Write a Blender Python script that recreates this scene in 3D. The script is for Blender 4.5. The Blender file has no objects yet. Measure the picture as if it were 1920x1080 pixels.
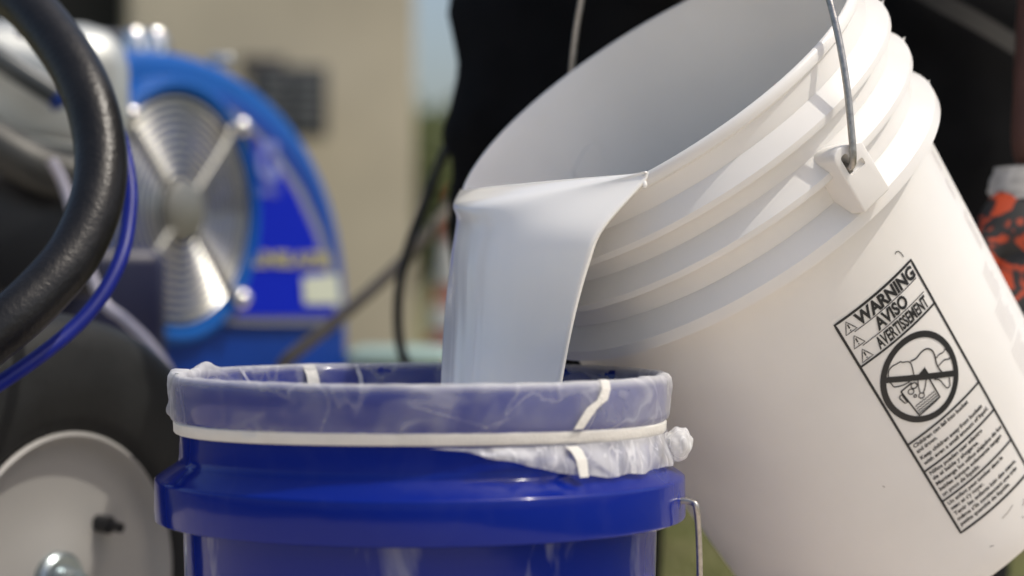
import bpy, bmesh, math, random
import numpy as np
from mathutils import Vector, Matrix
from mathutils import noise as mnoise
random.seed(4); np.random.seed(4)
S = bpy.context.scene
COL = S.collection
R = math.radians

# ------------------------------------------------------------------ camera
CAM_H = 0.429
cam_d = bpy.data.cameras.new('camera')
cam = bpy.data.objects.new('camera', cam_d); COL.objects.link(cam)
cam.location = (0, 0, CAM_H)
cam.rotation_euler = (R(90 - 0.2865), 0, 0)
cam_d.sensor_width = 36; cam_d.lens = 75
cam_d.clip_start = 0.02; cam_d.clip_end = 2000
cam_d.dof.use_dof = True
cam_d.dof.focus_distance = 1.285
cam_d.dof.aperture_fstop = 3.6
cam_d.dof.aperture_blades = 0
S.camera = cam
# ------------------------------------------------------------------ sky, sun, exposure
SUN_EL, SUN_AZ = 59, 103          # azimuth clockwise from the viewing direction (+Y) towards +X
w = bpy.data.worlds.new('World'); S.world = w; w.use_nodes = True
nt = w.node_tree; bg = nt.nodes['Background']
sky = nt.nodes.new('ShaderNodeTexSky'); sky.sky_type = 'NISHITA'; sky.sun_disc = False
sky.sun_elevation = R(SUN_EL); sky.sun_rotation = R(SUN_AZ)
sky.air_density = 1.0; sky.dust_density = 4.0; sky.ozone_density = .5
nt.links.new(sky.outputs[0], bg.inputs[0]); bg.inputs[1].default_value = 0.15
sun_d = bpy.data.lights.new('sun', 'SUN'); sun_d.energy = 2.35; sun_d.angle = R(0.53); sun_d.color = (1, .94, .84)
sun = bpy.data.objects.new('sun', sun_d); COL.objects.link(sun)
sv = Vector((math.cos(R(SUN_EL))*math.sin(R(SUN_AZ)), math.cos(R(SUN_EL))*math.cos(R(SUN_AZ)), math.sin(R(SUN_EL))))
sun.rotation_euler = sv.to_track_quat('Z', 'Y').to_euler()
sun.location = (4, 0, 6)
S.view_settings.view_transform = 'Standard'; S.view_settings.look = 'None'
S.view_settings.exposure = 0.03; S.view_settings.gamma = 1.0
S.render.engine = 'CYCLES'; S.cycles.use_denoising = True
S.cycles.transparent_max_bounces = 24; S.cycles.max_bounces = 10

# ------------------------------------------------------------------ helpers
F, CX, HZ = 4000.0, 960.0, 520.0
def at(px, py, Y):               # a direction of sight at a real distance -> world point
    return Vector(((px-CX)/F*Y, Y, CAM_H-(py-HZ)/F*Y))
def cr(P): return Vector((P[0], P[1], P[2]+CAM_H))

MATS = {}
def mat(name, color, rough=.5, metal=0, spec=.5, var=0, scale=20, bump=0, bscale=200, sss=0, color2=None, coat=0, transmission=0, detail=6):
    if name in MATS: return MATS[name]
    m = bpy.data.materials.new(name); m.use_nodes = True
    n = m.node_tree.nodes; l = m.node_tree.links; b = n['Principled BSDF']
    b.inputs['Base Color'].default_value = (*color, 1); b.inputs['Roughness'].default_value = rough
    b.inputs['Metallic'].default_value = metal; b.inputs['Specular IOR Level'].default_value = spec
    b.inputs['Coat Weight'].default_value = coat
    if sss:
        b.inputs['Subsurface Weight'].default_value = sss
        b.inputs['Subsurface Radius'].default_value = (1, .9, .75); b.inputs['Subsurface Scale'].default_value = .003
    tc = n.new('ShaderNodeTexCoord')
    if var or color2:
        t = n.new('ShaderNodeTexNoise'); t.inputs['Scale'].default_value = scale; t.inputs['Detail'].default_value = detail
        l.new(tc.outputs['Object'], t.inputs['Vector'])
        r = n.new('ShaderNodeValToRGB'); l.new(t.outputs['Fac'], r.inputs[0])
        c2 = color2 or tuple(c*(1-var) for c in color); c1 = color if color2 else tuple(min(1, c*(1+var*.5)) for c in color)
        r.color_ramp.elements[0].position = .35; r.color_ramp.elements[1].position = .65
        r.color_ramp.elements[0].color = (*c2, 1); r.color_ramp.elements[1].color = (*c1, 1)
        l.new(r.outputs[0], b.inputs['Base Color'])
        rr = n.new('ShaderNodeMapRange'); l.new(t.outputs['Fac'], rr.inputs[0])
        rr.inputs[3].default_value = max(.02, rough-.08); rr.inputs[4].default_value = min(1, rough+.1)
        l.new(rr.outputs[0], b.inputs['Roughness'])
    if bump:
        t2 = n.new('ShaderNodeTexNoise'); t2.inputs['Scale'].default_value = bscale; t2.inputs['Detail'].default_value = 4
        l.new(tc.outputs['Object'], t2.inputs['Vector'])
        bp = n.new('ShaderNodeBump'); bp.inputs['Strength'].default_value = bump; bp.inputs['Distance'].default_value = .002
        l.new(t2.outputs['Fac'], bp.inputs['Height']); l.new(bp.outputs[0], b.inputs['Normal'])
    MATS[name] = m
    return m

def obj(name, V, Fc, m, parent=None, smooth=True, sharp=40, merge=0):
    me = bpy.data.meshes.new(name); me.from_pydata([tuple(v) for v in V], [], Fc)
    bm = bmesh.new(); bm.from_mesh(me)
    if merge: bmesh.ops.remove_doubles(bm, verts=bm.verts, dist=merge)
    bmesh.ops.recalc_face_normals(bm, faces=bm.faces); bm.to_mesh(me); bm.free()
    if smooth:
        me.shade_smooth(); me.set_sharp_from_angle(angle=R(sharp))
    me.materials.append(m)
    o = bpy.data.objects.new(name, me); COL.objects.link(o)
    if parent: o.parent = parent
    return o
def thing(name, label, cat, mw=None, group=None):
    o = bpy.data.objects.new(name, None); COL.objects.link(o); o.empty_display_size = .05
    if mw is not None: o.matrix_world = mw if isinstance(mw, Matrix) else Matrix.Translation(mw)
    tag(o, label, cat, group); return o
def tag(o, label=None, cat=None, group=None, kind=None):
    if label: o['label'] = label
    if cat: o['category'] = cat
    if group: o['group'] = group
    if kind: o['kind'] = kind
    return o
class MB:
    def __init__(s): s.v = []; s.f = []
    def add(s, V, Fc):
        o = len(s.v); s.v += [Vector(v) for v in V]; s.f += [tuple(i+o for i in q) for q in Fc]; return s
    def grid(s, rows, closed=False):
        n = len(rows[0]); o = len(s.v)
        for r in rows: s.v += [Vector(p) for p in r]
        for i in range(len(rows)-1):
            for j in range(n if closed else n-1):
                k = (j+1) % n; s.f.append((o+i*n+j, o+i*n+k, o+(i+1)*n+k, o+(i+1)*n+j))
        return s
    def cap(s, ring):
        o = len(s.v); s.v += [Vector(p) for p in ring]; s.f.append(tuple(range(o, o+len(ring)))); return s
    def lathe(s, prof, seg=96, M=None, a0=0, a1=2*math.pi, warp=None):
        full = abs(a1-a0-2*math.pi) < 1e-6; n = seg if full else seg+1
        rows = []
        for r, z in prof:
            row = []
            for k in range(n):
                a = a0+(a1-a0)*k/seg
                p = Vector((r*math.cos(a), r*math.sin(a), z))
                if warp: p = warp(p, a, r, z)
                row.append(M @ p if M else p)
            rows.append(row)
        return s.grid(rows, full)
    def tube(s, pts, rad, seg=16, smooth=6, cap=True):
        P = catmull(pts, smooth) if smooth > 1 else [Vector(p) for p in pts]
        n = len(P); rads = [rad(i/(n-1)) if callable(rad) else rad for i in range(n)]
        T = [(P[min(i+1, n-1)]-P[max(i-1, 0)]).normalized() for i in range(n)]
        up = Vector((0, 0, 1)) if abs(T[0].z) < .9 else Vector((1, 0, 0))
        N = (up-T[0]*up.dot(T[0])).normalized(); rows = []
        for i in range(n):
            N = (N-T[i]*N.dot(T[i])).normalized(); B = T[i].cross(N)
            rows.append([P[i]+(N*math.cos(2*math.pi*k/seg)+B*math.sin(2*math.pi*k/seg))*rads[i] for k in range(seg)])
        s.grid(rows, True)
        if cap: s.cap(rows[0]); s.cap(rows[-1])
        return s
    def box(s, c, d, M=None, bev=0):
        bm = bmesh.new(); bmesh.ops.create_cube(bm, size=1)
        for v in bm.verts: v.co = Vector((v.co.x*d[0], v.co.y*d[1], v.co.z*d[2]))
        if bev: bmesh.ops.bevel(bm, geom=bm.edges[:], offset=bev, segments=3, affect='EDGES', profile=.5)
        bm.verts.index_update()
        V = [v.co+Vector(c) for v in bm.verts]; V = [M @ v for v in V] if M else V
        s.add(V, [tuple(v.index for v in f.verts) for f in bm.faces]); bm.free(); return s
    def build(s, name, m, parent=None, smooth=True, sharp=40, merge=1e-6):
        return obj(name, s.v, s.f, m, parent, smooth, sharp, merge)
def catmull(pts, sub=6):
    P = [Vector(p) for p in pts]; out = []
    for i in range(len(P)-1):
        p0, p1, p2, p3 = P[max(i-1, 0)], P[i], P[i+1], P[min(i+2, len(P)-1)]
        for k in range(sub):
            t = k/sub
            out.append(.5*((2*p1)+(p2-p0)*t+(2*p0-5*p1+4*p2-p3)*t*t+(3*p1-p0-3*p2+p3)*t**3))
    out.append(P[-1]); return out
def clerp(x, xs, ys): return float(np.interp(x, xs, ys))
def sm(x): x = max(0, min(1, x)); return x*x*(3-2*x)
def nz(p, s): return mnoise.noise(Vector(p)*s)
def frameM(o, X, Y, Z): return Matrix(((X[0], Y[0], Z[0], o[0]), (X[1], Y[1], Z[1], o[1]), (X[2], Y[2], Z[2], o[2]), (0, 0, 0, 1)))

# ------------------------------------------------------------------ materials
M_white = mat('white_plastic', (.775, .755, .72), .36, sss=.2, var=.05, scale=9, bump=.05, bscale=70, detail=10)
M_paint = mat('white_paint', (.92, .90, .85), .16, spec=.6, sss=.08)
M_black = mat('black_print', (.012, .012, .014), .45)
M_grey_print = mat('grey_print', (.55, .52, .51), .5)
M_steel = mat('galvanised_wire', (.42, .40, .37), .32, metal=.9, var=.2, scale=300, bump=.15, bscale=900)

# blue plastic with milky noise blotches in places
def blue_plastic(name, blotch):
    m = bpy.data.materials.new(name); m.use_nodes = True
    n = m.node_tree.nodes; l = m.node_tree.links; b = n['Principled BSDF']
    tc = n.new('ShaderNodeTexCoord'); mp = n.new('ShaderNodeMapping'); mp.inputs['Scale'].default_value = (24, 24, 9)
    l.new(tc.outputs['Object'], mp.inputs[0])
    t = n.new('ShaderNodeTexNoise'); t.inputs['Scale'].default_value = 1; t.inputs['Detail'].default_value = 5; t.inputs['Distortion'].default_value = 1.6
    l.new(mp.outputs[0], t.inputs['Vector'])
    r = n.new('ShaderNodeValToRGB'); r.color_ramp.elements[0].position = .55; r.color_ramp.elements[1].position = .74
    r.color_ramp.elements[0].color = (0, 0, 0, 1); r.color_ramp.elements[1].color = (blotch, blotch, blotch, 1)
    l.new(t.outputs['Fac'], r.inputs[0])
    mx = n.new('ShaderNodeMix'); mx.data_type = 'RGBA'
    mx.inputs['A'].default_value = (.001, .013, .20, 1); mx.inputs['B'].default_value = (.34, .36, .44, 1)
    l.new(r.outputs[0], mx.inputs['Factor']); l.new(mx.outputs['Result'], b.inputs['Base Color'])
    b.inputs['Roughness'].default_value = .12; b.inputs['Specular IOR Level'].default_value = .26
    t2 = n.new('ShaderNodeTexNoise'); t2.inputs['Scale'].default_value = 30; t2.inputs['Detail'].default_value = 3
    l.new(tc.outputs['Object'], t2.inputs['Vector'])
    bp = n.new('ShaderNodeBump'); bp.inputs['Strength'].default_value = .12; bp.inputs['Distance'].default_value = .003
    l.new(t2.outputs['Fac'], bp.inputs['Height']); l.new(bp.outputs[0], b.inputs['Normal'])
    return m
M_blue = blue_plastic('blue_plastic', .02)
M_blueblotch = blue_plastic('blue_plastic_blotched', .55)

# netting: fine woven gauze, see-through between the threads, denser where it bunches
def net_mat(name, lo, hi, p0=.35, p1=.7, scale=40, grad=0, aniso=(30, 30, 30), ridge=.2, rw=.03, edge=0):
    m = bpy.data.materials.new(name); m.use_nodes = True
    n = m.node_tree.nodes; l = m.node_tree.links; b = n['Principled BSDF']
    b.inputs['Base Color'].default_value = (.80, .80, .80, 1); b.inputs['Roughness'].default_value = .5
    out = n['Material Output']
    tl = n.new('ShaderNodeBsdfTranslucent'); tl.inputs[0].default_value = (.8, .8, .8, 1)
    m1 = n.new('ShaderNodeMixShader'); m1.inputs[0].default_value = .3
    l.new(b.outputs[0], m1.inputs[1]); l.new(tl.outputs[0], m1.inputs[2])
    tr = n.new('ShaderNodeBsdfTransparent'); mix = n.new('ShaderNodeMixShader')
    tc = n.new('ShaderNodeTexCoord')
    t = n.new('ShaderNodeTexNoise'); t.inputs['Scale'].default_value = scale; t.inputs['Detail'].default_value = 4; t.inputs['Distortion'].default_value = 1.2
    l.new(tc.outputs['Object'], t.inputs['Vector'])
    mr = n.new('ShaderNodeMapRange'); mr.interpolation_type = 'SMOOTHSTEP'
    for i, v in enumerate((p0, p1, lo, hi)): mr.inputs[i+1].default_value = v
    l.new(t.outputs['Fac'], mr.inputs[0])
    fac = mr.outputs[0]
    mpw = n.new('ShaderNodeMapping'); mpw.inputs['Scale'].default_value = aniso; l.new(tc.outputs['Object'], mpw.inputs[0])
    tw = n.new('ShaderNodeTexNoise'); tw.inputs['Scale'].default_value = 1; tw.inputs['Detail'].default_value = 2.5; tw.inputs['Distortion'].default_value = .9
    l.new(mpw.outputs[0], tw.inputs['Vector'])
    sb = n.new('ShaderNodeMath'); sb.operation = 'SUBTRACT'; sb.inputs[1].default_value = .5; l.new(tw.outputs['Fac'], sb.inputs[0])
    ab = n.new('ShaderNodeMath'); ab.operation = 'ABSOLUTE'; l.new(sb.outputs[0], ab.inputs[0])
    mw_ = n.new('ShaderNodeMapRange'); mw_.interpolation_type = 'SMOOTHSTEP'
    for i, v in enumerate((0, rw, ridge, 0)): mw_.inputs[i+1].default_value = v
    l.new(ab.outputs[0], mw_.inputs[0])
    adw = n.new('ShaderNodeMath'); adw.use_clamp = True; l.new(mw_.outputs[0], adw.inputs[0]); l.new(mr.outputs[0], adw.inputs[1]); fac = adw.outputs[0]
    if edge:      # folded double along the top of the rim
        sz_ = n.new('ShaderNodeSeparateXYZ'); l.new(tc.outputs['Object'], sz_.inputs[0])
        ge_ = n.new('ShaderNodeMapRange'); ge_.interpolation_type = 'SMOOTHSTEP'
        for i, v in enumerate((.3655, .3715, 0, edge)): ge_.inputs[i+1].default_value = v
        l.new(sz_.outputs[2], ge_.inputs[0]); ae = n.new('ShaderNodeMath'); l.new(ge_.outputs[0], ae.inputs[0]); l.new(fac, ae.inputs[1]); fac = ae.outputs[0]
    if grad:      # the bag is pulled double towards its gathered right end
        sx = n.new('ShaderNodeSeparateXYZ'); l.new(tc.outputs['Object'], sx.inputs[0])
        g2 = n.new('ShaderNodeMapRange'); g2.inputs[1].default_value = .03; g2.inputs[2].default_value = .14; g2.inputs[3].default_value = 0; g2.inputs[4].default_value = grad
        l.new(sx.outputs[0], g2.inputs[0]); ad = n.new('ShaderNodeMath'); l.new(g2.outputs[0], ad.inputs[0]); l.new(fac, ad.inputs[1])
        g3 = n.new('ShaderNodeMapRange'); g3.inputs[1].default_value = -.12; g3.inputs[2].default_value = -.15; g3.inputs[3].default_value = 0; g3.inputs[4].default_value = grad*1.3
        l.new(sx.outputs[0], g3.inputs[0]); a2 = n.new('ShaderNodeMath'); l.new(g3.outputs[0], a2.inputs[0]); l.new(ad.outputs[0], a2.inputs[1]); fac = a2.outputs[0]
    l.new(fac, mix.inputs[0]); l.new(tr.outputs[0], mix.inputs[1]); l.new(m1.outputs[0], mix.inputs[2])
    l.new(mix.outputs[0], out.inputs['Surface'])
    return m
M_net = net_mat('strainer_gauze', .085, .24, .42, .75, 24, grad=.24, aniso=(20, 20, 30), ridge=.13, rw=.045, edge=.38)
M_netfold = net_mat('strainer_gauze_bunched', .42, .78, .38, .62, 40, aniso=(75, 75, 22), ridge=.35)
M_elastic = mat('elastic_band', (.70, .68, .63), .75, bump=.3, bscale=600, var=.06, scale=60)

# ------------------------------------------------------------------ ground and far setting
M_grass = mat('grass_ground', (.105, .115, .022), .9, color2=(.15, .125, .05), scale=3, bump=.5, bscale=80)
g = MB(); g.grid([[(x, y, -.03) for x in np.linspace(-120, 120, 13)] for y in np.linspace(-40, 300, 13)])
tag(g.build('ground', M_grass, smooth=False), kind='structure')
pad = MB().box((-1.2, .2, -.04), (4.6, 4.9, .08), bev=.01)  # pale slab out of view, added to bounce warm light up onto the buckets
tag(pad.build('bounce_pad', mat('bounce_pad_pale', (.66, .58, .48), .85, var=.12, scale=5, bump=.3, bscale=120)), kind='structure')
# grass blades round the buckets (uncountable)
bl = MB()
for _ in range(26000):
    x = random.uniform(-.9, 1.9); y = random.uniform(2.66, 6.5)
    h = random.uniform(.015, .045); a = random.uniform(0, 6.28); wv = .0022
    dx, dy = math.cos(a)*wv, math.sin(a)*wv; tx, ty = random.gauss(0, .012), random.gauss(0, .012)
    bl.add([(x-dx, y-dy, -.032), (x+dx, y+dy, -.032), (x+tx, y+ty, h-.03)], [(0, 1, 2)])
me = bpy.data.meshes.new('grass'); me.from_pydata(bl.v, [], bl.f)
me.materials.append(mat('grass_blade', (.10, .13, .025), .7, color2=(.19, .17, .06), scale=9))
go = bpy.data.objects.new('grass', me); COL.objects.link(go); tag(go, 'short olive green grass behind the buckets', 'grass', kind='stuff')

# beige building with a dark door opening on its left
M_wall = mat('beige_render', (.55, .49, .37), .85, var=.22, scale=.9, bump=.2, bscale=40)
WY = 8.0
wx0, wx1 = at(182, 0, WY).x, at(778, 0, WY).x
th = R(14)
Mw = Matrix.Translation((wx1, WY, 0)) @ Matrix.Rotation(th, 4, 'Z')
bld = thing('beige_building', 'blurred beige rendered building wall behind the blue sprayer', 'building', Mw)
wl = (wx1-wx0)/math.cos(th)*.86
b_ = MB().box((-wl/2, 1.6, 1.7), (wl, 3.2, 3.4), bev=.01); b_.build('wall', M_wall, bld)
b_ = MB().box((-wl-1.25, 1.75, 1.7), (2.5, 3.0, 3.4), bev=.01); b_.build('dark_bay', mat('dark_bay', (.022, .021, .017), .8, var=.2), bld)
b_ = MB().box((-wl/2-1.1, 1.6, 3.46), (wl+2.6, 3.5, .12), bev=.01); b_.build('roof', mat('roof_trim', (.25, .22, .18), .7, var=.1), bld)
# louvred dark box on the wall
vr = thing('vent_box', 'dark louvred vent box mounted on the beige wall', 'vent', Matrix.Translation(at(540, 190, 7.6)-Vector((0, 0, .13))) @ Matrix.Rotation(th*.7, 4, 'Z'))
MB().box((0, 0, .125), (.27, .14, .25), bev=.006).build('housing', mat('vent_grey', (.028, .03, .033), .5, var=.2), vr)
MB().box((-.09, .02, .255), (.16, .1, .06), bev=.006).build('top_box', mat('vent_brown', (.06, .05, .045), .6, var=.2), vr)
for k in range(6):
    for sx in (-.055, .06):
        MB().box((sx, -.076, .04+k*.034), (.09, .02, .012), Matrix.Identity(4), .002).build('slat', mat('vent_slat', (.20, .21, .22), .5), vr)

# trees far behind
def leafy(name, label, x, y, h, rad, n, seed, trunk_h):
    rnd = random.Random(seed)
    t = thing(name, label, 'tree', (x, y, 0), group='trees on the far edge of the grass')
    MB().tube([(0, 0, 0), (.05, 0, trunk_h*.6), (0, .1, trunk_h+.6)], lambda u: .16*(1-u*.6), 8, 3).build('trunk', mat('bark', (.09, .07, .05), .9, var=.3), t)
    mb = MB(); lobes = [(rnd.gauss(0, rad*.45), rnd.gauss(0, rad*.45), trunk_h+rnd.uniform(.1, 1)*(h-trunk_h)*.8, rnd.uniform(.35, .6)*rad) for _ in range(16)]
    for _ in range(n):
        lx, ly, lz, lr = rnd.choice(lobes)
        d = Vector((rnd.gauss(0, 1), rnd.gauss(0, 1), rnd.gauss(0, 1))).normalized()*lr*rnd.uniform(.55, 1)
        c = Vector((lx, ly, lz))+d; a = Vector((rnd.gauss(0, 1), rnd.gauss(0, 1), rnd.gauss(0, 1))).normalized(); b2 = a.orthogonal().normalized()
        s_ = rnd.uniform(.06, .13)
        mb.add([c-a*s_, c+b2*s_*.5, c+a*s_, c-b2*s_*.5], [(0, 1, 2, 3)])
    o = mb.build('crown', mat('foliage', (.055, .075, .018), .7, color2=(.10, .12, .03), scale=2), t, smooth=False, merge=0)
leafy('tree', 'blurred green tree filling the gap beside the building', -1.35, 27, 2.75, 1.3, 3800, 1, .5)
leafy('tree', 'blurred green tree behind the person, mostly hidden', 1.2, 30, 3.0, 1.4, 2200, 2, .6)

# traffic cone
def cone(px, Y):
    c = at(px, 500, Y); t = thing('traffic_cone', 'blurred orange traffic cone with white bands, left of the person', 'cone', (c.x, c.y, 0))
    Mo = mat('cone_orange', (.62, .085, .03), .5, var=.1); Mwb = mat('cone_band', (.72, .68, .60), .4)
    MB().box((0, 0, .02), (.34, .34, .04), bev=.008).build('base', Mo, t)
    prof = lambda z: .125-(z-.04)*(.125-.03)/(.66)
    MB().lathe([(prof(.04), .04), (prof(.69), .69), (.02, .70), (.001, .70)], 40).build('cone_body', Mo, t)
    for z0, z1 in ((.40, .545), (.26, .345)):
        MB().lathe([(prof(z0)+.001, z0), (prof(z0)+.003, z0+.002), (prof(z1)+.003, z1-.002), (prof(z1)+.001, z1)], 40).build('reflective_band', Mwb, t)
cone(862, 6.6)

# ------------------------------------------------------------------ BLUE BUCKET
BX, BY, BZ = -.055, 1.29, .37          # axis and rim height
blue = thing('blue_bucket', 'blue plastic bucket with gauze strainer over its rim', 'bucket', (BX, BY, 0))
z = lambda d: BZ+d
body_p = [(.001, .006), (.128, .006), (.131, .003), (.1335, .0), (.1345, .003), (.1425, z(-.088)), (.1425, z(-.080))]
MB().lathe(body_p, 160).build('body', M_blueblotch, blue)
# collar: thick stiffening band with a sloping shoulder
col_p = [(.1425, z(-.078)), (.150, z(-.0848)), (.1580, z(-.0848)), (.1592, z(-.0842)), (.1595, z(-.0828)), (.1593, z(-.0615)), (.1590, z(-.0601)), (.1580, z(-.0593)),
         (.1465, z(-.0515)), (.1452, z(-.0495)), (.1447, z(-.046)), (.1444, z(-.030))]
MB().lathe(col_p, 160).build('collar', M_blue, blue)
rim_p = [(.1444, z(-.031)), (.1452, z(-.028)), (.1472, z(-.026)), (.1484, z(-.024)), (.1486, z(-.004)), (.1478, z(-.001)), (.1462, z(0)), (.1446, z(-.001)), (.1436, z(-.004)),
         (.1425, z(-.03)), (.1400, z(-.09)), (.1295, .012), (.001, .010)]
MB().lathe(rim_p, 160).build('rim', M_blue, blue)
# bail: ear bosses and hanging wire
EA = R(-90+74)                          # towards the right, slightly to the camera
ed = Vector((math.cos(EA), math.sin(EA), 0)); et = Vector((-ed.y, ed.x, 0))
for sgn in (1, -1):
    d = ed*sgn; t_ = et*sgn
    Me = frameM(d*.1585+Vector((0, 0, z(-.0715))), d, t_, Vector((0, 0, 1)))
    MB().lathe([(.0001, .0015), (.003, .0015), (.0065, .0008), (.0075, -.001)], 24, Me @ Matrix.Rotation(R(90), 4, 'Y')).build('ear', M_blue, blue)
back = Vector((0.25, .97, 0)).normalized()
pts = []
P0 = ed*.156+Vector((0, 0, z(-.0715))); P1 = ed*.166+Vector((0, 0, z(-.0722)))
pts += [P0, P1]
for k in range(0, 25):
    a = math.pi*k/24
    q = ed*(.1695*math.copysign(abs(math.cos(a))**.5, math.cos(a)))+Vector((0, 0, z(-.078)))+(Vector((0, 0, -1))*.93+back*.37)*(.185*math.sin(a)**.8)
    if a > math.pi/2: q = q+ed*(.026*sm((a-math.pi/2)/1.2))
    pts.append(q)
pts = pts[:-1]
pts += [-ed*.146+Vector((0, 0, z(-.095)))] if False else []
pts += [-ed*.150+Vector((0, 0, z(-.082)))]
MB().tube(pts, .0019, 12, 4).build('bail_handle', M_steel, blue)

# ------------------------------------------------------------------ STRAINER BAG on the blue rim
bag = thing('strainer_bag', 'white gauze paint strainer bag with elastic stretched over the blue rim', 'strainer', (BX, BY, 0))
# angle a: 0 = +X (right), -90deg = towards the camera
def adist(a, b): return abs((a-b+math.pi) % (2*math.pi)-math.pi)
def netwarp(p, a, r, zz):
    inside = r < .1455
    amp = .0007+.0016*math.exp(-(adist(a, R(183))/.22)**2)+.0006*math.exp(-(adist(a, R(-15))/.35)**2)
    if inside: amp += .0008
    q = Vector((math.cos(a)*9, math.sin(a)*9, zz*34))
    d = nz(q, 1.0)*amp*1.5+abs(nz(q*2.7, 1.0))*amp
    # two gathered bulges at the left end
    d += .0022*math.exp(-(adist(a, R(176))/.10)**2)*math.exp(-((zz-z(0))/.009)**2)
    d += .0028*math.exp(-(adist(a, R(184))/.09)**2)*math.exp(-((zz-z(-.021))/.004)**2)
    dz = .0045*math.exp(-(adist(a, R(160))/.075)**2)*sm((zz-z(-.012))/.012)
    rad = Vector((math.cos(a), math.sin(a), 0))
    return p+rad*(-d if inside else d)+Vector((0, 0, dz+(abs(d)*.6 if abs(zz-z(.001)) < .004 else 0)))
net_p = [(.133, z(-.15)), (.137, z(-.10)), (.1395, z(-.06)), (.1408, z(-.03)), (.1418, z(-.015)), (.1426, z(-.006)), (.1440, z(-.0005)), (.1460, z(.0016)), (.1482, z(.0010)), (.1497, z(-.0015)),
         (.1503, z(-.006)), (.1504, z(-.012)), (.1502, z(-.018)), (.1500, z(-.0225)), (.1492, z(-.0245)), (.1480, z(-.0258))]
fine = []
for i in range(len(net_p)-1):
    for k in range(3): t = k/3; fine.append((net_p[i][0]*(1-t)+net_p[i+1][0]*t, net_p[i][1]*(1-t)+net_p[i+1][1]*t))
fine.append(net_p[-1])
MB().lathe(fine, 420, warp=netwarp).build('gauze', M_net, bag, sharp=180)
def elw(p, a, r, zz):
    d = nz((math.cos(a)*30, math.sin(a)*30, zz*200), 1)*.0004+nz((math.cos(a)*90, math.sin(a)*90, zz*120), 1)*.00025
    return p+Vector((math.cos(a)*d, math.sin(a)*d, -.0012*math.sin(a+.3)+.0006*math.sin(3*a)))
MB().lathe([(.1450, z(-.0262)), (.1472, z(-.0258)), (.1482, z(-.0268)), (.1480, z(-.0318)), (.1470, z(-.0332)), (.1450, z(-.0330))], 260, warp=elw).build('elastic_band', M_elastic, bag)
# loose ruffled hem below the elastic on the right
A0, A1 = R(-90+3), R(62); rows = []; NA = 260; NV = 16
for v in range(NV+1):
    row = []
    for k in range(NA+1):
        a = A0+(A1-A0)*k/NA; fr = (a-A0)/(A1-A0)
        L = .0185*sm(fr*3.6)+.0016*nz((a*7, 0, 3), 1.4)*sm(fr*8)
        if fr > .62: L *= 1-.75*sm((fr-.62)/.38)
        v_ = v/NV; zz = z(-.0325)-L*v_-.0003
        ruff = (nz((a*11+v_*.8, v_*.7, 0), 1.6)*.0022+nz((a*24-v_*1.1, v_*1.0, 5), 1.3)*.0009)*sm(v_*2.2)*sm(fr*6)
        rr = .1478+.0008+.0042*sm(v_*1.2)*sm(fr*4)+ruff
        if zz < z(-.0505): rr = max(rr, .1470+(z(-.0505)-zz)*1.5)
        row.append((rr*math.cos(a), rr*math.sin(a), zz))
    rows.append(row)
MB().grid(rows).build('ruffled_hem', M_netfold, bag, sharp=180)
# gathered knot of gauze at the right end
kd = Vector((math.cos(R(-8)), math.sin(R(-8)), 0)); kc = kd*.1555+Vector((0, 0, z(-.040)))
bm = bmesh.new(); bmesh.ops.create_icosphere(bm, subdivisions=4, radius=1)
for v in bm.verts:
    c = v.co.copy(); n_ = 1+.16*nz(c, 1.9)+.05*abs(nz(c, 6)); v.co = kc+kd*(c.x*.0085*n_)+Vector((-kd.y, kd.x, 0))*(c.y*.012*n_)+Vector((0, 0, c.z*.0098*n_))
V_ = [v.co.copy() for v in bm.verts]; F_ = [tuple(v.index for v in f.verts) for f in bm.faces]; bm.free()
obj('knot', V_, F_, M_netfold, bag, sharp=180)
# stitched seam tapes: one on the front right, one on the inside of the far rim
def tape(name, path, wid, m=None):
    rows = []
    for (a, r, zz, wd) in path:
        aa = wid*wd/r/2
        rows.append([((r+.00012*(1-abs(j)))*math.cos(a+aa*j*(1+.25*nz((zz*900, j, 2), 1))), (r+.00012*(1-abs(j)))*math.sin(a+aa*j*(1+.25*nz((zz*900, j, 2), 1))), zz) for j in (-1, -.5, 0, .5, 1)])
    P = []
    for i in range(len(rows)-1):
        for k in range(4): P.append([Vector(rows[i][j]).lerp(Vector(rows[i+1][j]), k/4) for j in range(5)])
    P.append(rows[-1]); MB().grid(P).build(name, m or M_elastic, bag, sharp=180)
fa = lambda x: R(-90)+math.asin((x-789)/458)
tape('seam_tape', [(fa(1117), .1465, z(.0021), 1), (fa(1117), .1490, z(.0015), 1), (fa(1115), .1508, z(-.003), 1), (fa(1108), .1511, z(-.009), 1.15), (fa(1090), .1511, z(-.013), 1.1), (fa(1078), .1509, z(-.019), 1), (fa(1068), .1502, z(-.0245), .9)], .0075)
tape('seam_tape', [(fa(1058), .1496, z(-.0335), .9), (fa(1064), .1512, z(-.0365), .9), (fa(1068), .1530, z(-.041), .8), (fa(1069), .1538, z(-.0465), .75), (fa(1070), .1545, z(-.0505), .7)], .0095)
ba = lambda x, r=.14: R(90)+math.asin((789-x)/405)
tape('seam_tape', [(ba(566), .1440, z(.0012), 1), (ba(568), .1400, z(-.006), 1), (ba(572), .1385, z(-.02), 1), (ba(574), .1375, z(-.04), 1)], .009)
for k, x_ in enumerate((452, 650)):
    tape('fold', [(ba(x_), .1435, z(.001), 1), (ba(x_+6), .1398, z(-.008), 1), (ba(x_+12), .1385, z(-.03), .8)], .0030, M_netfold)

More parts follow.
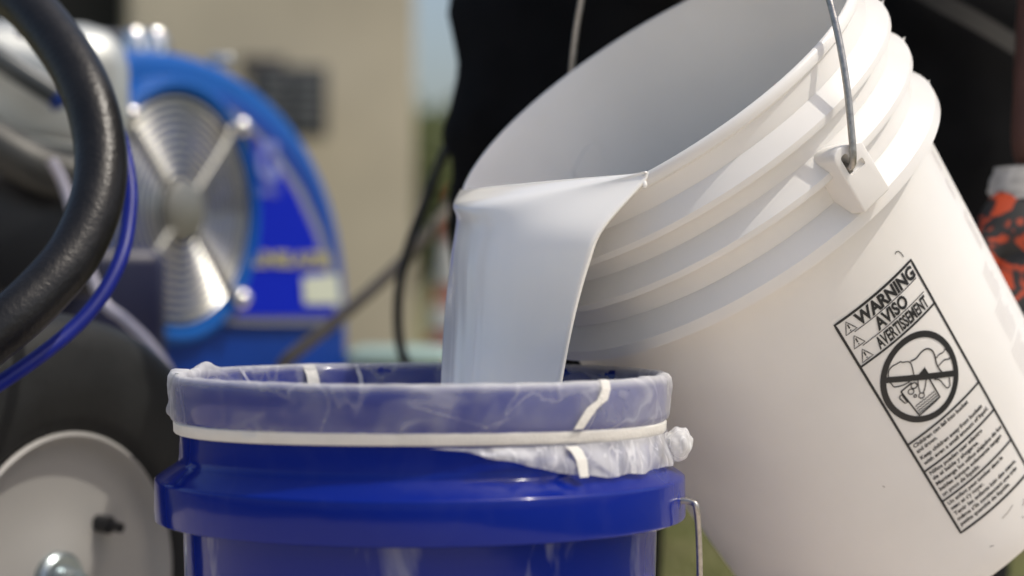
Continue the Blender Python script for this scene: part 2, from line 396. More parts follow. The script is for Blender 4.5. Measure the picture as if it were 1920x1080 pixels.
# ------------------------------------------------------------------ WHITE BUCKET (tilted, pouring)
C0 = cr((.0913, 1.4045, .125)); AX = Vector((-.529, -.3211, .78553)).normalized()
N0 = Vector((0, -1, 0)); N0 = (N0-AX*N0.dot(AX)).normalized(); N90 = AX.cross(N0)
H = .37
MW = frameM(C0-AX*H, N0, N90, AX)
wb = thing('white_bucket', 'white plastic bucket tilted to pour, warning print on its side', 'bucket', MW)
def rbody(t): return .1405+(t+.11)*(.1405-.131)/(.37-.11)
def wp(phi, t, r): return Vector((r*math.cos(phi), r*math.sin(phi), t+H))
tz = lambda t: t+H
shell = [(.001, tz(-.366)), (.120, tz(-.366)), (.126, tz(-.370)), (.1300, tz(-.369)), (.1312, tz(-.366)), (rbody(-.35), tz(-.35)), (rbody(-.2), tz(-.2)), (rbody(-.112), tz(-.112)),
         (.1415, tz(-.105)), (.1462, tz(-.098)), (.1466, tz(-.06)), (.1470, tz(-.02)), (.1474, tz(-.0095)), (.1492, tz(-.0085)), (.1505, tz(-.0072)), (.1508, tz(-.0050)), (.1503, tz(-.0022)), (.1492, tz(-.0006)), (.1480, tz(0)), (.1470, tz(-.0004)), (.1464, tz(-.0016)),
         (.1450, tz(-.012)), (.1435, tz(-.06)), (.1375, tz(-.12)), (.128, tz(-.362)), (.001, tz(-.362))]
MB().lathe(shell, 224).build('body', M_white, wb, sharp=30)
def rib(t, re, thick, up, foot):
    # straight sloping upper face, thin crisp outer edge, undercut below
    pr = [(.1455, t+up+.0004), (.1466, t+up)]
    for k in range(1, 5): u = k/5; pr.append((.1466+(re-.0006-.1466)*u, t+up+(.0008-up)*(u**1.12)))
    pr += [(re-.0005, t+.0008), (re, t+.0002), (re+.0001, t-thick*.5), (re-.0002, t-thick), (re-.0016, t-thick-.0002), (re-.0025, t-thick+.0008), (foot, t-thick+.0022)]
    MB().lathe([(r, tz(q)) for r, q in pr], 224).build('rib', M_white, wb, sharp=22)
rib(-.0335, .1565, .004, .0115, .1455)
rib(-.0630, .1565, .004, .0115, .1455)
rib(-.0965, .1570, .0075, .0125, .1400)
# moulding nubs on the parting line
for t in (-.0345, -.064, -.099):
    p = wp(R(83), t, .1566); MB().tube([p-Vector((0, 0, .0004)), p+Vector((0, math.sin(R(83)), 0))*.0012+Vector((0, 0, .0004)), p+Vector((0, .0024, .0008))], lambda u: .0011*(1-u)+.0001, 8, 2).build('mould_nub', M_white, wb)
# ears
def ear(phi0):
    c = wp(phi0, -.0715, .1555); rd = Vector((math.cos(phi0), math.sin(phi0), 0)); td = Vector((-rd.y, rd.x, 0)); zd = Vector((0, 0, 1))
    Me = frameM(c, td, zd, rd)           # x = round the bucket, y = up the bucket, z = outwards
    bm = bmesh.new()
    # outline of the face: square foot, arched head leaning to one side
    outl = [(-.0115, -.0225), (.0125, -.0225), (.0125, .0125), (.0118, .0140), (.0045, .0170), (-.001, .0200), (-.0055, .0205), (-.0095, .0190), (-.0115, .0160)]
    lo = [bm.verts.new((x*1.04-(.003 if x < 0 else 0), y, -.014)) for x, y in outl]; hi = [bm.verts.new((x, y, .0095)) for x, y in outl]
    n_ = len(outl); bm.faces.new(hi); bm.faces.new(lo[::-1])
    for i in range(n_): bm.faces.new((lo[i], lo[(i+1) % n_], hi[(i+1) % n_], hi[i]))
    bmesh.ops.recalc_face_normals(bm, faces=bm.faces)
    bmesh.ops.bevel(bm, geom=[e for e in bm.edges if sum(v.co.z > 0 for v in e.verts) == 2 or abs(e.verts[0].co.z-e.verts[1].co.z) > .01], offset=.0011, segments=3, affect='EDGES', profile=.5)
    me = bpy.data.meshes.new('ear'); bm.to_mesh(me); bm.free()
    o = bpy.data.objects.new('ear', me); COL.objects.link(o)
    cut = MB().box((-.0042, .0085, .0065), (.0058, .0135, .014), bev=.0022); cm = bpy.data.meshes.new('cut'); cm.from_pydata(cut.v, [], cut.f)
    co = bpy.data.objects.new('cut', cm); COL.objects.link(co)
    cut2 = MB().box((.0005, .0035, .0105), (.0125, .0048, .006), bev=.0012); cm2 = bpy.data.meshes.new('cut2'); cm2.from_pydata(cut2.v, [], cut2.f)
    co2 = bpy.data.objects.new('cut2', cm2); COL.objects.link(co2)
    for q in (co, co2):
        md = o.modifiers.new('b', 'BOOLEAN'); md.object = q; md.solver = 'EXACT'
    dg = bpy.context.evaluated_depsgraph_get(); ev = bpy.data.meshes.new_from_object(o.evaluated_get(dg))
    o.modifiers.clear(); o.data = ev; bpy.data.objects.remove(co); bpy.data.objects.remove(co2)
    ev.transform(Me); ev.shade_smooth(); ev.set_sharp_from_angle(angle=R(35)); ev.materials.clear(); ev.materials.append(M_white)
    o.parent = wb; return o
EPHI = R(22.6)
ear(EPHI); ear(EPHI+math.pi)
# bail: wire arch held up by its grip, in the bucket's own frame
Wi = MW.inverted()
pn = MW @ wp(EPHI-R(1.2), -.0645, .158); pn2 = MW @ wp(EPHI-R(1.0), -.0630, .1680)
pf = MW @ wp(EPHI+math.pi, -.0645, .158); pf2 = MW @ wp(EPHI+math.pi, -.0630, .1680)
cc = (pn2+pf2)/2; hv = (pn2-pf2)/2
arch = [pn, pn2]
for k in range(1, 32):
    a = math.pi*k/32
    arch.append(cc+hv*math.copysign(abs(math.cos(a))**1.0, math.cos(a))+Vector((-.045, .0, 1)).normalized()*(.215*math.sin(a)**.95)+Vector((0, 0, .003)))
arch += [pf2, pf]
MB().tube([Wi @ p for p in arch], .0022, 14, 5).build('bail_handle', M_steel, wb)
top = [p for p in arch if abs((p-cc).dot(hv.normalized())) < .055]
MB().tube([Wi @ p for p in top], .011, 16, 3).build('hand_grip', M_white, wb)

# ---- printed warning panel on the bucket (flat print, follows the wall)
LW, LH = .0672, .1752
def lab(x, y, off=.0003):
    t = -.1525-y; return wp(R(1.5)+x/LW*R(27.8), t, rbody(t)+off)
def strip(mb, pts, wd, off=.0003, closed=False):
    P = [Vector((p[0], p[1], 0)) for p in pts]
    if closed: P.append(P[0])
    Q = []
    for i in range(len(P)-1):
        n_ = max(1, int((P[i+1]-P[i]).length/.003))
        for k in range(n_): Q.append(P[i].lerp(P[i+1], k/n_))
    Q.append(P[-1]); rows = []
    for i, q in enumerate(Q):
        if closed: a, b = Q[(i-1) % (len(Q)-1)], Q[(i+1) % (len(Q)-1)]
        else: a, b = Q[max(i-1, 0)], Q[min(i+1, len(Q)-1)]
        d = (b-a).normalized(); n_ = Vector((-d.y, d.x, 0))*wd/2
        rows.append([lab(q.x-n_.x, q.y-n_.y, off), lab(q.x+n_.x, q.y+n_.y, off)])
    mb.grid(rows)
def area(mb, pts, off=.0003): mb.cap([lab(x, y, off) for x, y in pts])
def text(mb, s, x0, x1, yb, hgt, bold=.0, fn=lab):
    cu = bpy.data.curves.new('t', 'FONT'); cu.body = s; cu.size = 1; cu.offset = bold; cu.resolution_u = 3
    o = bpy.data.objects.new('t', cu); COL.objects.link(o)
    dg = bpy.context.evaluated_depsgraph_get(); dg.update(); me = bpy.data.meshes.new_from_object(o.evaluated_get(dg))
    bpy.data.objects.remove(o)
    xs = [v.co.x for v in me.vertices]; mn, mxx = min(xs), max(xs)
    if x1 is None: k = hgt/.72; x1 = x0+(mxx-mn)*k
    sx = (x1-x0)/(mxx-mn); sy = hgt/.72
    mb.add([fn(x0+(v.co.x-mn)*sx, yb-v.co.y*sy) for v in me.vertices], [tuple(p.vertices) for p in me.polygons])
    bpy.data.meshes.remove(me)
fr = MB()
strip(fr, [(0, 0), (LW, 0), (LW, LH), (0, LH)], .0018, closed=True)
for yy in (.0342, .0992, .1222, .1480): strip(fr, [(0, yy), (LW, yy)], .0015, off=.00034)
strip(fr, [(.0085, .0116), (.0640, .0116)], .0006); strip(fr, [(.0085, .0226), (.0640, .0226)], .0006)
label = fr.build('warning_label', M_black, wb, smooth=False, merge=0)
heads = [('WARNING', .0128, .0648, .0103, .0086, .045), ('AVISO', .0222, .0495, .0212, .0086, .04), ('AVERTISSEMENT', .0168, .0625, .0322, .0084, .035)]
for a_ in heads:
    lt = MB(); text(lt, *a_); lt.build('heading_text', M_black, label, smooth=False, merge=0)
rowsT = [('Children can fall into bucket', .0515, .1040), ('and drown.', .0195, .1084), ('Keep children away from buckets', .0595, .1140), ('with even a small amount of liquid.', .0630, .1186),
         ('Ni\u00f1os pueden caer adentro', .0500, .1270), ('de el balde y ahogarse.', .0432, .1314), ('Mantenga los ni\u00f1os alejados de los', .0650, .1362), ('baldes aunque solamente tengan', .0612, .1407), ('un poco de liquido.', .0352, .1452),
         ('Un enfant peut tomber dans le', .0535, .1530), ('seau et s\u2019y noyer.', .0312, .1574), ('Tenir les enfants loin des seaux,', .0615, .1622), ('m\u00eame s\u2019ils contiennent une tr\u00e8s', .0592, .1668), ('petite quantit\u00e9 de liquide.', .0480, .1712)]
for s_, xe, yb in rowsT:
    lt = MB(); text(lt, s_, .0028, xe, yb, .0029, .03); lt.build('text_line', M_black, label, smooth=False, merge=0)
# pictogram
pg = MB(); RC = (.0314, .0664)
strip(pg, [(RC[0]+.0277*math.cos(a), RC[1]+.0277*math.sin(a)) for a in np.linspace(0, 2*math.pi, 72, endpoint=False)], .0043, closed=True)
sa = R(33.5); strip(pg, [(RC[0]-.027*math.cos(sa), RC[1]-.027*math.sin(sa)), (RC[0]+.027*math.cos(sa), RC[1]+.027*math.sin(sa))], .0040, off=.00036)
def zo(zx, zy):   # sketch units of the pictogram (bar horizontal) -> label units
    u = (zx-430)/345*.0300; v = (zy-518)/412*.0300
    c, s_ = math.cos(sa), math.sin(sa)
    return (RC[0]+u*c-v*s_, RC[1]+u*s_+v*c)
def pl(pts, wd=.0008, closed=False): strip(pg, [zo(*p) for p in pts], wd, closed=closed)
def smo(pts, closed=False):
    q = [Vector((a, b, 0)) for a, b in pts]; return [(p.x, p.y) for p in catmull(q, 4)]
pl(smo([(152, 500), (150, 440), (175, 400), (220, 375), (245, 362), (262, 370), (320, 372), (345, 420), (362, 495)]))
pl(smo([(160, 535), (182, 560), (205, 585), (270, 575), (330, 548)]))
pl(smo([(330, 368), (380, 345), (420, 300), (470, 272), (520, 290), (548, 340), (560, 400), (580, 450), (622, 505)]), .0010)
pl(smo([(560, 365), (590, 335), (630, 320), (650, 295), (675, 322), (698, 355), (690, 382), (640, 388), (610, 410), (582, 435)]))
pl(smo([(540, 550), (590, 562), (630, 610), (660, 640), (685, 625), (686, 590), (680, 550)]))
pl([(258, 632), (420, 862), (594, 715), (500, 545)], .0011); pl([(258, 632), (345, 560)], .0011)
area(pg, [zo(395, 500), zo(455, 432), zo(497, 500)])
pl([(252, 672), (266, 660), (318, 738), (296, 740), (252, 695)], .0009, closed=True)
def circ(x, y, r): pl([(x+r*math.cos(a), y+r*math.sin(a)) for a in np.linspace(0, 6.283, 14, endpoint=False)], .0008, closed=True)
circ(366, 588, 26); circ(342, 640, 24); circ(432, 684, 24); circ(378, 682, 12)
pl(smo([(398, 545), (404, 600), (420, 662)])); pl(smo([(470, 545), (462, 610), (448, 662)]))
for (a, b) in (((382, 778), (545, 655)), ((394, 800), (560, 676)), ((404, 822), (574, 694)), ((414, 842), (584, 712))):
    n_ = 22; d = Vector((b[0]-a[0], b[1]-a[1], 0)); nn = Vector((-d.y, d.x, 0)).normalized()
    pl([(a[0]+d.x*i/n_+nn.x*5*math.sin(i*1.9), a[1]+d.y*i/n_+nn.y*5*math.sin(i*1.9)) for i in range(n_+1)], .0006)
for k in range(3):   # caution triangles
    y0 = .0103+k*.0110; T = [(.0026, y0), (.0074-.0002, y0-.0083), (.0122, y0)]
    T = [(.0028, y0), (.0070, y0-.0078), (.0112, y0)]
    strip(pg, T, .0007, closed=True); strip(pg, [(.0070, y0-.0056), (.0070, y0-.0026)], .0010); strip(pg, [(.0070, y0-.0017), (.0070, y0-.0009)], .0009)
pg.build('pictogram', M_black, label, smooth=False, merge=0)
# small marks: hooked stroke above the panel, scuffs near the base, faint columns of fine print at the right
M_scuff = mat('scuff', (.16, .14, .13), .6)
mk = MB(); strip(mk, [(.0585, -.0112), (.0604, -.0118), (.0622, -.0106), (.0632, -.0082), (.0634, -.0055)], .0006); mk.build('hook_mark', M_black, wb, smooth=False, merge=0)
for (x, y, dx, dy) in ((.030, .186, .012, -.002), (.048, .190, .004, -.003), (.012, .197, .003, .001), (.043, .196, .002, .0012), (-.028, .115, .001, .0015)):
    mk = MB(); strip(mk, [(x, y), (x+dx*.5, y+dy*.2), (x+dx, y+dy)], .0005); mk.build('scuff_mark', M_scuff, wb, smooth=False, merge=0)
fp = MB(); rnd = random.Random(7)
for (y0, y1, xa, xb) in ((-.027, -.013, .150, .159), (-.006, .008, .147, .157), (.022, .050, .147, .160), (.056, .078, .127, .150), (.080, .105, .116, .145), (.109, .142, .110, .140)):
    yy = y0
    while yy < y1:
        strip(fp, [(xa, yy), (xa+(xb-xa)*rnd.uniform(.6, 1), yy)], .0006); yy += .0026
fp.build('fine_print', M_grey_print, wb, smooth=False, merge=0)

# ------------------------------------------------------------------ PAINT
paint = thing('white_paint', 'thick white paint pouring in a wide sheet into the blue bucket', 'paint', (BX, BY, 0))
pinv = Matrix.Translation((-BX, -BY, 0))
hdir = Vector((AX.x, AX.y, 0)).normalized(); wdir = (AX*AX.z-Vector((0, 0, 1))).normalized(); kdir = Vector((-hdir.y, hdir.x, 0))
if kdir.x < 0: kdir = -kdir
def rimP(psi, r=.1495): return C0+(wdir*math.cos(psi)+kdir*math.sin(psi))*r
LZ = CAM_H+.0592
PS = math.acos((C0.z-LZ)/(.1495*-wdir.z)); PSL, PSR = -PS, PS+R(2.5)
NU = 72; us = [i/NU for i in range(NU+1)]
Lp, Rp = rimP(PSL), rimP(PSR)
def bowf(u, e=1.15): return math.sin(math.pi*u)**e
def row_chord(shift, zoff):
    return [Lp.lerp(Rp, u)-hdir*shift+Vector((0, 0, zoff)) for u in us]
arc = [rimP(PSL+(PSR-PSL)*u) for u in us]
rowsF = []
rowsF.append(row_chord(.045, .0003)); rowsF.append(row_chord(.012, .0002))
ch = row_chord(0, 0)
rowsF.append([Vector((c.x, c.y, 0)).lerp(Vector((a.x, a.y, 0)), .55)+Vector((0, 0, c.z-.0013*bowf(u))) for c, a, u in zip(ch, arc, us)])
rowsF.append([Vector((a.x, a.y, a.z+.0010+.0190*bowf(u)**.9))+hdir*.0020*bowf(u, 2) for a, u in zip(arc, us)])
rowsF.append([Vector((a.x, a.y, a.z-.0036+.0153*bowf(u)**.95))+hdir*(.0012+.0133*bowf(u, 1.7)) for a, u in zip(arc, us)])
def row_level(L, Rr, bow, dz=0, e=1.1):
    A_, B_ = at(*L), at(*Rr)
    return [A_.lerp(B_, u)+hdir*bow*bowf(u, e)-Vector((0, 0, dz*bowf(u))) for u in us]
rowsF.append(row_level((858, 416, 1.420), (1128, 428, 1.262), .0305, .0025, .88))
rowsF.append(row_level((845, 490, 1.402), (1099, 496, 1.262), .0270, .002, .95))
rowsF.append(row_level((833, 600, 1.376), (1070, 600, 1.266), .020))
rowsF.append(row_level((826, 730, 1.348), (1045, 730, 1.275), .017))
rowsF.append(row_level((823, 860, 1.335), (1030, 860, 1.280), .015))
rowsF.append(row_level((822, 960, 1.330), (1024, 960, 1.284), .014))
thk = [.010, .010, .010, .009, .009, .011, .012, .013, .014, .014, .014]
offd = [Vector((0, 0, -1))]*3+[Vector((0, 0, -1))-hdir*.3, Vector((0, 0, -.5))-hdir*.7]+[-hdir]*6
loops = []
for r_, tk, od in zip(rowsF, thk, offd):
    od = od.normalized()
    backr = [p+od*tk*max(.2, (4*u*(1-u))**.5) for p, u in zip(r_, us)]
    loops.append(list(r_)+backr[::-1])
SUB = 7; cols = [catmull([lp[j] for lp in loops], SUB) for j in range(len(loops[0]))]
rows = []
for i in range(len(cols[0])):
    rw = [c[i] for c in cols]
    fall = sm((i-SUB*4)/(SUB*3))
    for j in range(NU+1):     # faint vertical streams in the sheet
        rw[j] = rw[j]+hdir*(.0012*nz((us[j]*7, i*.014, 1), 1)+.0005*nz((us[j]*17, i*.012, 4), 1)+.00022*nz((us[j]*40, i*.01, 9), 1))*fall*bowf(us[j])
    rows.append([pinv @ p for p in rw])
mb = MB().grid(rows, True); mb.cap(rows[0]); mb.cap(rows[-1])
mb.build('falling_sheet', M_paint, paint, sharp=180)
bead = [at(1203, 334, 1.272), at(1207, 340, 1.2705), at(1208.5, 347, 1.270), at(1208, 351, 1.2702)]
MB().tube([pinv @ p for p in bead], lambda u: .0007+.0011*math.sin(min(1, u*1.05)*math.pi*.8), 12, 4).build('drip', M_paint, paint)
# pool still inside the tilted bucket: horizontal surface bounded by the inner wall
def inner(t): return .1462+ (t)*(.1462-.1435)/.06 if t > -.06 else (.1435+(t+.06)*(.1435-.1375)/.06 if t > -.12 else .1375+(t+.12)*(.1375-.128)/.242)
pc = None; ring = []
cz = LZ; base_c = C0-hdir*0 
cpt = C0+AX*((LZ-C0.z)/AX.z)      # axis point at liquid height
for k in range(96):
    a = 2*math.pi*k/96; d = Vector((math.cos(a), math.sin(a), 0)); lo_, hi_ = 0, .6
    for _ in range(40):
        md = (lo_+hi_)/2; q = cpt+d*md-C0; t = q.dot(AX); rr = (q-AX*t).length
        if rr < inner(min(t, 0)) and t < -.0005 and t > -.36: lo_ = md
        else: hi_ = md
    ring.append(pinv @ (cpt+d*lo_))
cc_ = pinv @ cpt
rowsP = [[cc_.lerp(p, f) for p in ring] for f in (.02, .4, .8, .97, 1)]
mb = MB().grid(rowsP, True); mb.cap(rowsP[0]); mb.build('paint_in_white_bucket', M_paint, paint)
prof = [(.001, .262), (.06, .262), (.11, .262), (.131, .2625), (.1335, .2605), (.13, .255), (.001, .255)]
MB().lathe(prof, 96).build('paint_in_blue_bucket', M_paint, paint)

# ------------------------------------------------------------------ LINE STRIPING MACHINE (left background)
TW = R(57); tang_w = Vector((math.cos(TW), math.sin(TW), 0)); nrm_w = Vector((math.sin(TW), -math.cos(TW), 0))
TH = R(61); tang = Vector((math.cos(TH), math.sin(TH), 0)); nrm = Vector((math.sin(TH), -math.cos(TH), 0)); UP = Vector((0, 0, 1))
FC = at(325, 395, 2.4)
mach = thing('paint_sprayer', 'blue wheeled paint sprayer with round fan grille, blurred behind the buckets', 'sprayer', (FC.x, FC.y, 0))
mi = Matrix.Translation((-FC.x, -FC.y, 0))
def onplane(px, py, off=0.0, P=FC):
    d = Vector(((px-CX)/F, 1, -(py-HZ)/F)); o = Vector((0, 0, CAM_H)); Pp = P+nrm*off
    t = (Pp-o).dot(nrm)/d.dot(nrm); return o+d*t
def sz(px, py, off=0.0): q = onplane(px, py, off)-FC; return (q.dot(tang), q.z)
def pm(s, zz, off): return mi @ (FC+tang*s+UP*zz+nrm*off)
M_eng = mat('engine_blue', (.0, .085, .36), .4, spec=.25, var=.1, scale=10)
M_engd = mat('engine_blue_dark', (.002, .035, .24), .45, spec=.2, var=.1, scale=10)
M_panel = mat('panel_blue', (.002, .014, .40), .55, spec=.1)
M_gframe = mat('panel_frame_grey', (.20, .21, .25), .4)
M_chrome = mat('chrome', (.80, .79, .76), .10, metal=1)
M_wire = mat('dull_wire', (.62, .62, .58), .3, metal=.9)
M_spoke = mat('spoke_grey', (.32, .32, .30), .45, metal=.6)
M_alu = mat('cast_aluminium', (.50, .52, .50), .42, metal=.55, var=.12, scale=12, bump=.2, bscale=80)
M_dark = mat('dark_rubber', (.014, .014, .015), .55, var=.2, scale=20)
M_blk = mat('black_metal', (.012, .012, .014), .35)
# housing outline in plane units
so, zo_ = [], []
outl = []
HO = -.035
sR, zB = sz(650, 640, HO); sT, zT = sz(310, 93, HO)
zb = sz(600, 760, HO)[1]
for k in range(0, 41):
    a = math.pi*k/40
    ra = .30 if math.cos(a) < 0 else sR-sT
    e_ = .92
    zc0 = sz(640, 600, HO)[1]
    outl.append((sT+ra*math.copysign(abs(math.cos(a))**e_, math.cos(a)), zc0+(zT-zc0)*abs(math.sin(a))**e_))
outl = [(sR+.004, zb)]+outl+[(sT-.30, zb)]
def extr(outline, o0, o1, bev, name, m, parent, inset=0):
    c = Vector((sum(p[0] for p in outline)/len(outline), sum(p[1] for p in outline)/len(outline), 0))
    def ins(d): return [(p[0]+(c.x-p[0])*d/max(.05, math.hypot(c.x-p[0], c.y-p[1])), p[1]+(c.y-p[1])*d/max(.05, math.hypot(c.x-p[0], c.y-p[1]))) for p in outline]
    rows = [[pm(s, q, o0) for s, q in outline]]
    for k in range(5):
        a = math.pi/2*k/4; rows.append([pm(s, q, o1-bev+bev*math.sin(a)) for s, q in ins(bev*(1-math.cos(a)))])
    mb = MB().grid(rows, True); mb.cap(rows[0]); mb.cap(rows[-1]); return mb.build(name, m, parent)
housing = extr(outl, -.30, -.028, .022, 'housing', M_eng, mach)
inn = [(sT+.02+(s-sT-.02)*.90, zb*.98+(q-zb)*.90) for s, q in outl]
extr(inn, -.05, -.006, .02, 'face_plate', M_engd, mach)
# fan opening and grille
def ringtube(rad, rt, off, seg=56): 
    return [pm(rad*math.cos(a), rad*math.sin(a), off) for a in np.linspace(0, 2*math.pi, seg+1)]
Mf = frameM(mi @ FC, tang, UP, nrm)
Mf = frameM(mi @ (FC+nrm*0), tang, nrm.cross(tang), nrm)
MB().lathe([(.130, -.010), (.131, .006), (.135, .014), (.142, .016), (.149, .012), (.151, .002), (.151, -.012)], 72, Mf).build('shroud_ring', M_eng, mach)
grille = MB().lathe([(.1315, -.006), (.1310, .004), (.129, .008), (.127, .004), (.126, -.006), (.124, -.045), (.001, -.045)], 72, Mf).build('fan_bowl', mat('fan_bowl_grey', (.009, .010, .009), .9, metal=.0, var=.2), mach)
for k in range(10):
    rr = .044+k*.0090
    MB().tube(ringtube(rr, .0016, .008+.004*math.cos(k/10*1.5)), .0020, 8, 1, cap=False).build('grille_ring', M_wire, mach)
for a in (R(45), R(135), R(225), R(315)):
    sp = MB().tube([pm(.03*math.cos(a), .03*math.sin(a), .014), pm(.08*math.cos(a), .08*math.sin(a), .014), pm(.142*math.cos(a), .142*math.sin(a), .012)], .0044, 12, 3).build('grille_spoke', M_spoke, mach)
    MB().lathe([(.012, -.004), (.012, .002)]+[(.012*math.cos(q), .002+.012*math.sin(q)) for q in np.linspace(.2, 1.56, 7)], 24, Matrix.Translation(Mf @ Vector((.141*math.cos(a), .141*math.sin(a), .018))) @ Mf.to_3x3().to_4x4()).build('bolt', M_chrome, sp)
MB().lathe([(.001, .020), (.030, .020), (.036, .016), (.038, .008), (.038, -.01)], 40, Mf).build('hub_cap', mat('hub_grey', (.22, .22, .20), .4, metal=.5, var=.1), mach)
for k in range(7):
    a = 2*math.pi*k/7
    MB().add([pm(.03*math.cos(a), .03*math.sin(a), -.03), pm(.115*math.cos(a-.25), .115*math.sin(a-.25), -.035), pm(.118*math.cos(a+.3), .118*math.sin(a+.3), -.015), pm(.03*math.cos(a+.6), .03*math.sin(a+.6), -.018)], [(0, 1, 2, 3)]).build('fan_blade', mat('fan_blade', (.014, .014, .013), .8), mach)
# printed side panel with grey frame
pan = [(410, 192), (440, 212), (480, 248), (520, 292), (560, 352), (595, 425), (620, 500), (634, 560), (640, 607), (560, 608), (480, 608), (405, 606), (420, 575), (440, 525), (452, 465), (454, 400), (448, 330), (434, 260)]
pz = [sz(*p) for p in pan]
def panel(pts, o, name, m, par, th=.006):
    rows = [[pm(s, q, o-th) for s, q in pts], [pm(s, q, o) for s, q in pts]]
    mb = MB().grid(rows, True); mb.cap(rows[1]); return mb.build(name, m, par, smooth=False)
fpn = panel(pz, .004, 'side_panel', M_gframe, mach, .012)
cxs, czs = sum(p[0] for p in pz)/len(pz), sum(p[1] for p in pz)/len(pz)
inp = [(428, 232), (452, 240), (480, 268), (512, 308), (548, 366), (580, 435), (603, 505), (616, 565), (621, 592), (560, 593), (480, 593), (428, 592), (444, 555), (460, 505), (468, 455), (470, 400), (464, 330), (448, 272)]
panel([sz(*p) for p in inp], .007, 'blue_decal', M_panel, fpn, .003)
panel([sz(*p) for p in [(431, 236), (450, 244), (466, 262), (462, 300), (466, 340), (452, 290)]], .008, 'dark_corner', M_blk, fpn, .001)
M_lt = mat('decal_white', (.16, .20, .50), .5); M_ye = mat('decal_yellow', (.34, .32, .16), .5); M_st = mat('sticker', (.50, .54, .44), .5)
def pfn(x0px, y0px, off, kx=1, kz=1):
    s0, z0 = sz(x0px, y0px); return lambda x, y: pm(s0+x*kx, z0-y*kz, off)
mb = MB(); text(mb, 'G', 0, .045, 0, .046, .05, pfn(470, 335, .0095)); mb.build('logo', M_lt, fpn, smooth=False, merge=0)
mb = MB(); text(mb, 'GRACO', 0, .040, .020, .012, .02, pfn(474, 335, .0095)); mb.build('logo_lettering', M_lt, fpn, smooth=False, merge=0)
mb = MB(); s0 = sz(462, 498); s1 = sz(614, 498); text(mb, 'LINELAZER', 0, s1[0]-s0[0], 0, .017, .05, pfn(462, 498, .0095)); mb.build('yellow_lettering', M_ye, fpn, smooth=False, merge=0)
panel([sz(*p) for p in [(556, 520), (622, 514), (628, 570), (560, 570)]], .0090, 'sticker', M_st, fpn, .001)
# parts above the housing
MB().box(mi @ onplane(235, 82, -.12), (.10, .06, .026), bev=.010).build('fuel_tank', mat('tank_grey', (.20, .20, .20), .4, metal=.3, var=.1), mach)
for x_, y_ in ((252, 72), (291, 72)):
    MB().lathe([(.012, -.02), (.012, .004), (.008, .010), (.0001, .011)], 20, Matrix.Translation(mi @ onplane(x_, y_, -.05))).build('tank_bolt', M_chrome, mach)
MB().box(mi @ onplane(415, 112, -.10), (.03, .03, .012), bev=.005).build('cap', M_wire, mach)
# frame and feet so that the housing stands
for (x_, y_) in ((300, 0), (560, 0)):
    q = onplane(x_, 760, -.15); MB().tube([mi @ Vector((q.x, q.y, .0)), mi @ Vector((q.x, q.y, .32))], .018, 12, 1).build('support_leg', M_blk, mach)
q0, q1 = onplane(60, 780, -.15), onplane(640, 780, -.15)
MB().tube([mi @ q0, mi @ q1], .02, 12, 1).build('frame_rail', M_blk, mach)
# engine castings behind the hose
def blob(name, c, d, m, rot=0, bev=.03, ry=0):
    return MB().box((0, 0, 0), d, Matrix.Translation(mi @ c) @ Matrix.Rotation(rot, 4, 'Z') @ Matrix.Rotation(ry, 4, 'Y'), bev).build(name, m, mach)
eng = blob('engine_casting', at(20, 190, 2.15), (.22, .20, .15), M_alu, R(20), .045)
MB().tube([mi @ at(-60, 70, 2.02), mi @ at(30, 130, 2.02), mi @ at(118, 186, 2.03)], .0115, 14, 4).build('fuel_line', mat('line_grey', (.05, .06, .065), .35, var=.2), mach)
MB().tube([mi @ at(112, 180, 2.03), mi @ at(122, 192, 2.03)], .0135, 14, 1).build('line_fitting', M_engd, mach)
MB().tube([mi @ at(-60, 235, 2.02), mi @ at(40, 262, 2.02), mi @ at(150, 282, 2.03)], .006, 10, 4).build('cooling_fin', mat('fin_grey', (.16, .17, .16), .5, metal=.4), mach)
MB().tube([mi @ at(-70, 230, 1.98), mi @ at(40, 300, 1.98), mi @ at(120, 330, 2.0), mi @ at(180, 330, 2.02)], .022, 14, 4).build('exhaust_pipe', mat('pipe_dark', (.06, .06, .055), .45, metal=.4, var=.2), mach)
blob('air_box', at(20, 440, 2.1), (.15, .16, .12), M_blk, R(20), .012)
blob('pump_body', at(30, 580, 2.2), (.28, .20, .13), mat('navy_metal', (.01, .012, .045), .4, var=.1), R(20), .02)
blob('pump_bracket', at(108, 440, 2.15), (.035, .05, .13), mat('bracket_olive', (.30, .31, .22), .5, var=.2), R(20), .006)
blob('engine_block', at(-230, 480, 2.35), (.4, .3, .5), mat('block_dark', (.02, .02, .022), .6, var=.3), R(20), .03)
# wheel: axle along the side normal
WCn = at(50, 1087, 1.6); RW = .2015; WCn.z = RW
Mwh = frameM(mi @ WCn, tang_w, nrm_w.cross(tang_w), nrm_w)
def lathew(prof, name, m, par, seg=72): return MB().lathe([(r, zz) for r, zz in prof], seg, Mwh).build(name, m, par)
tyre_p = [(.112, -.045), (.128, -.052), (.160, -.054), (.186, -.048), (.198, -.034), (.2012, -.015), (.2015, 0), (.2012, .015), (.198, .034), (.188, .045), (.175, .050), (.150, .052), (.128, .050), (.116, .044), (.1115, .036)]
rim = lathew([(.110, -.044), (.115, -.042), (.109, -.03), (.106, .0), (.1075, .030), (.112, .040), (.1135, .0425), (.1105, .0445), (.1075, .041), (.105, .036), (.100, .031), (.090, .028), (.060, .026), (.040, .027), (.030, .030), (.0001, .031)], 'wheel', mat('wheel_cream', (.37, .36, .34), .4, var=.05, scale=8), mach)
lathew(tyre_p, 'tyre', mat('tyre_rubber', (.013, .014, .014), .6, spec=.4, var=.25, scale=30, bump=.3, bscale=120), rim, 96)
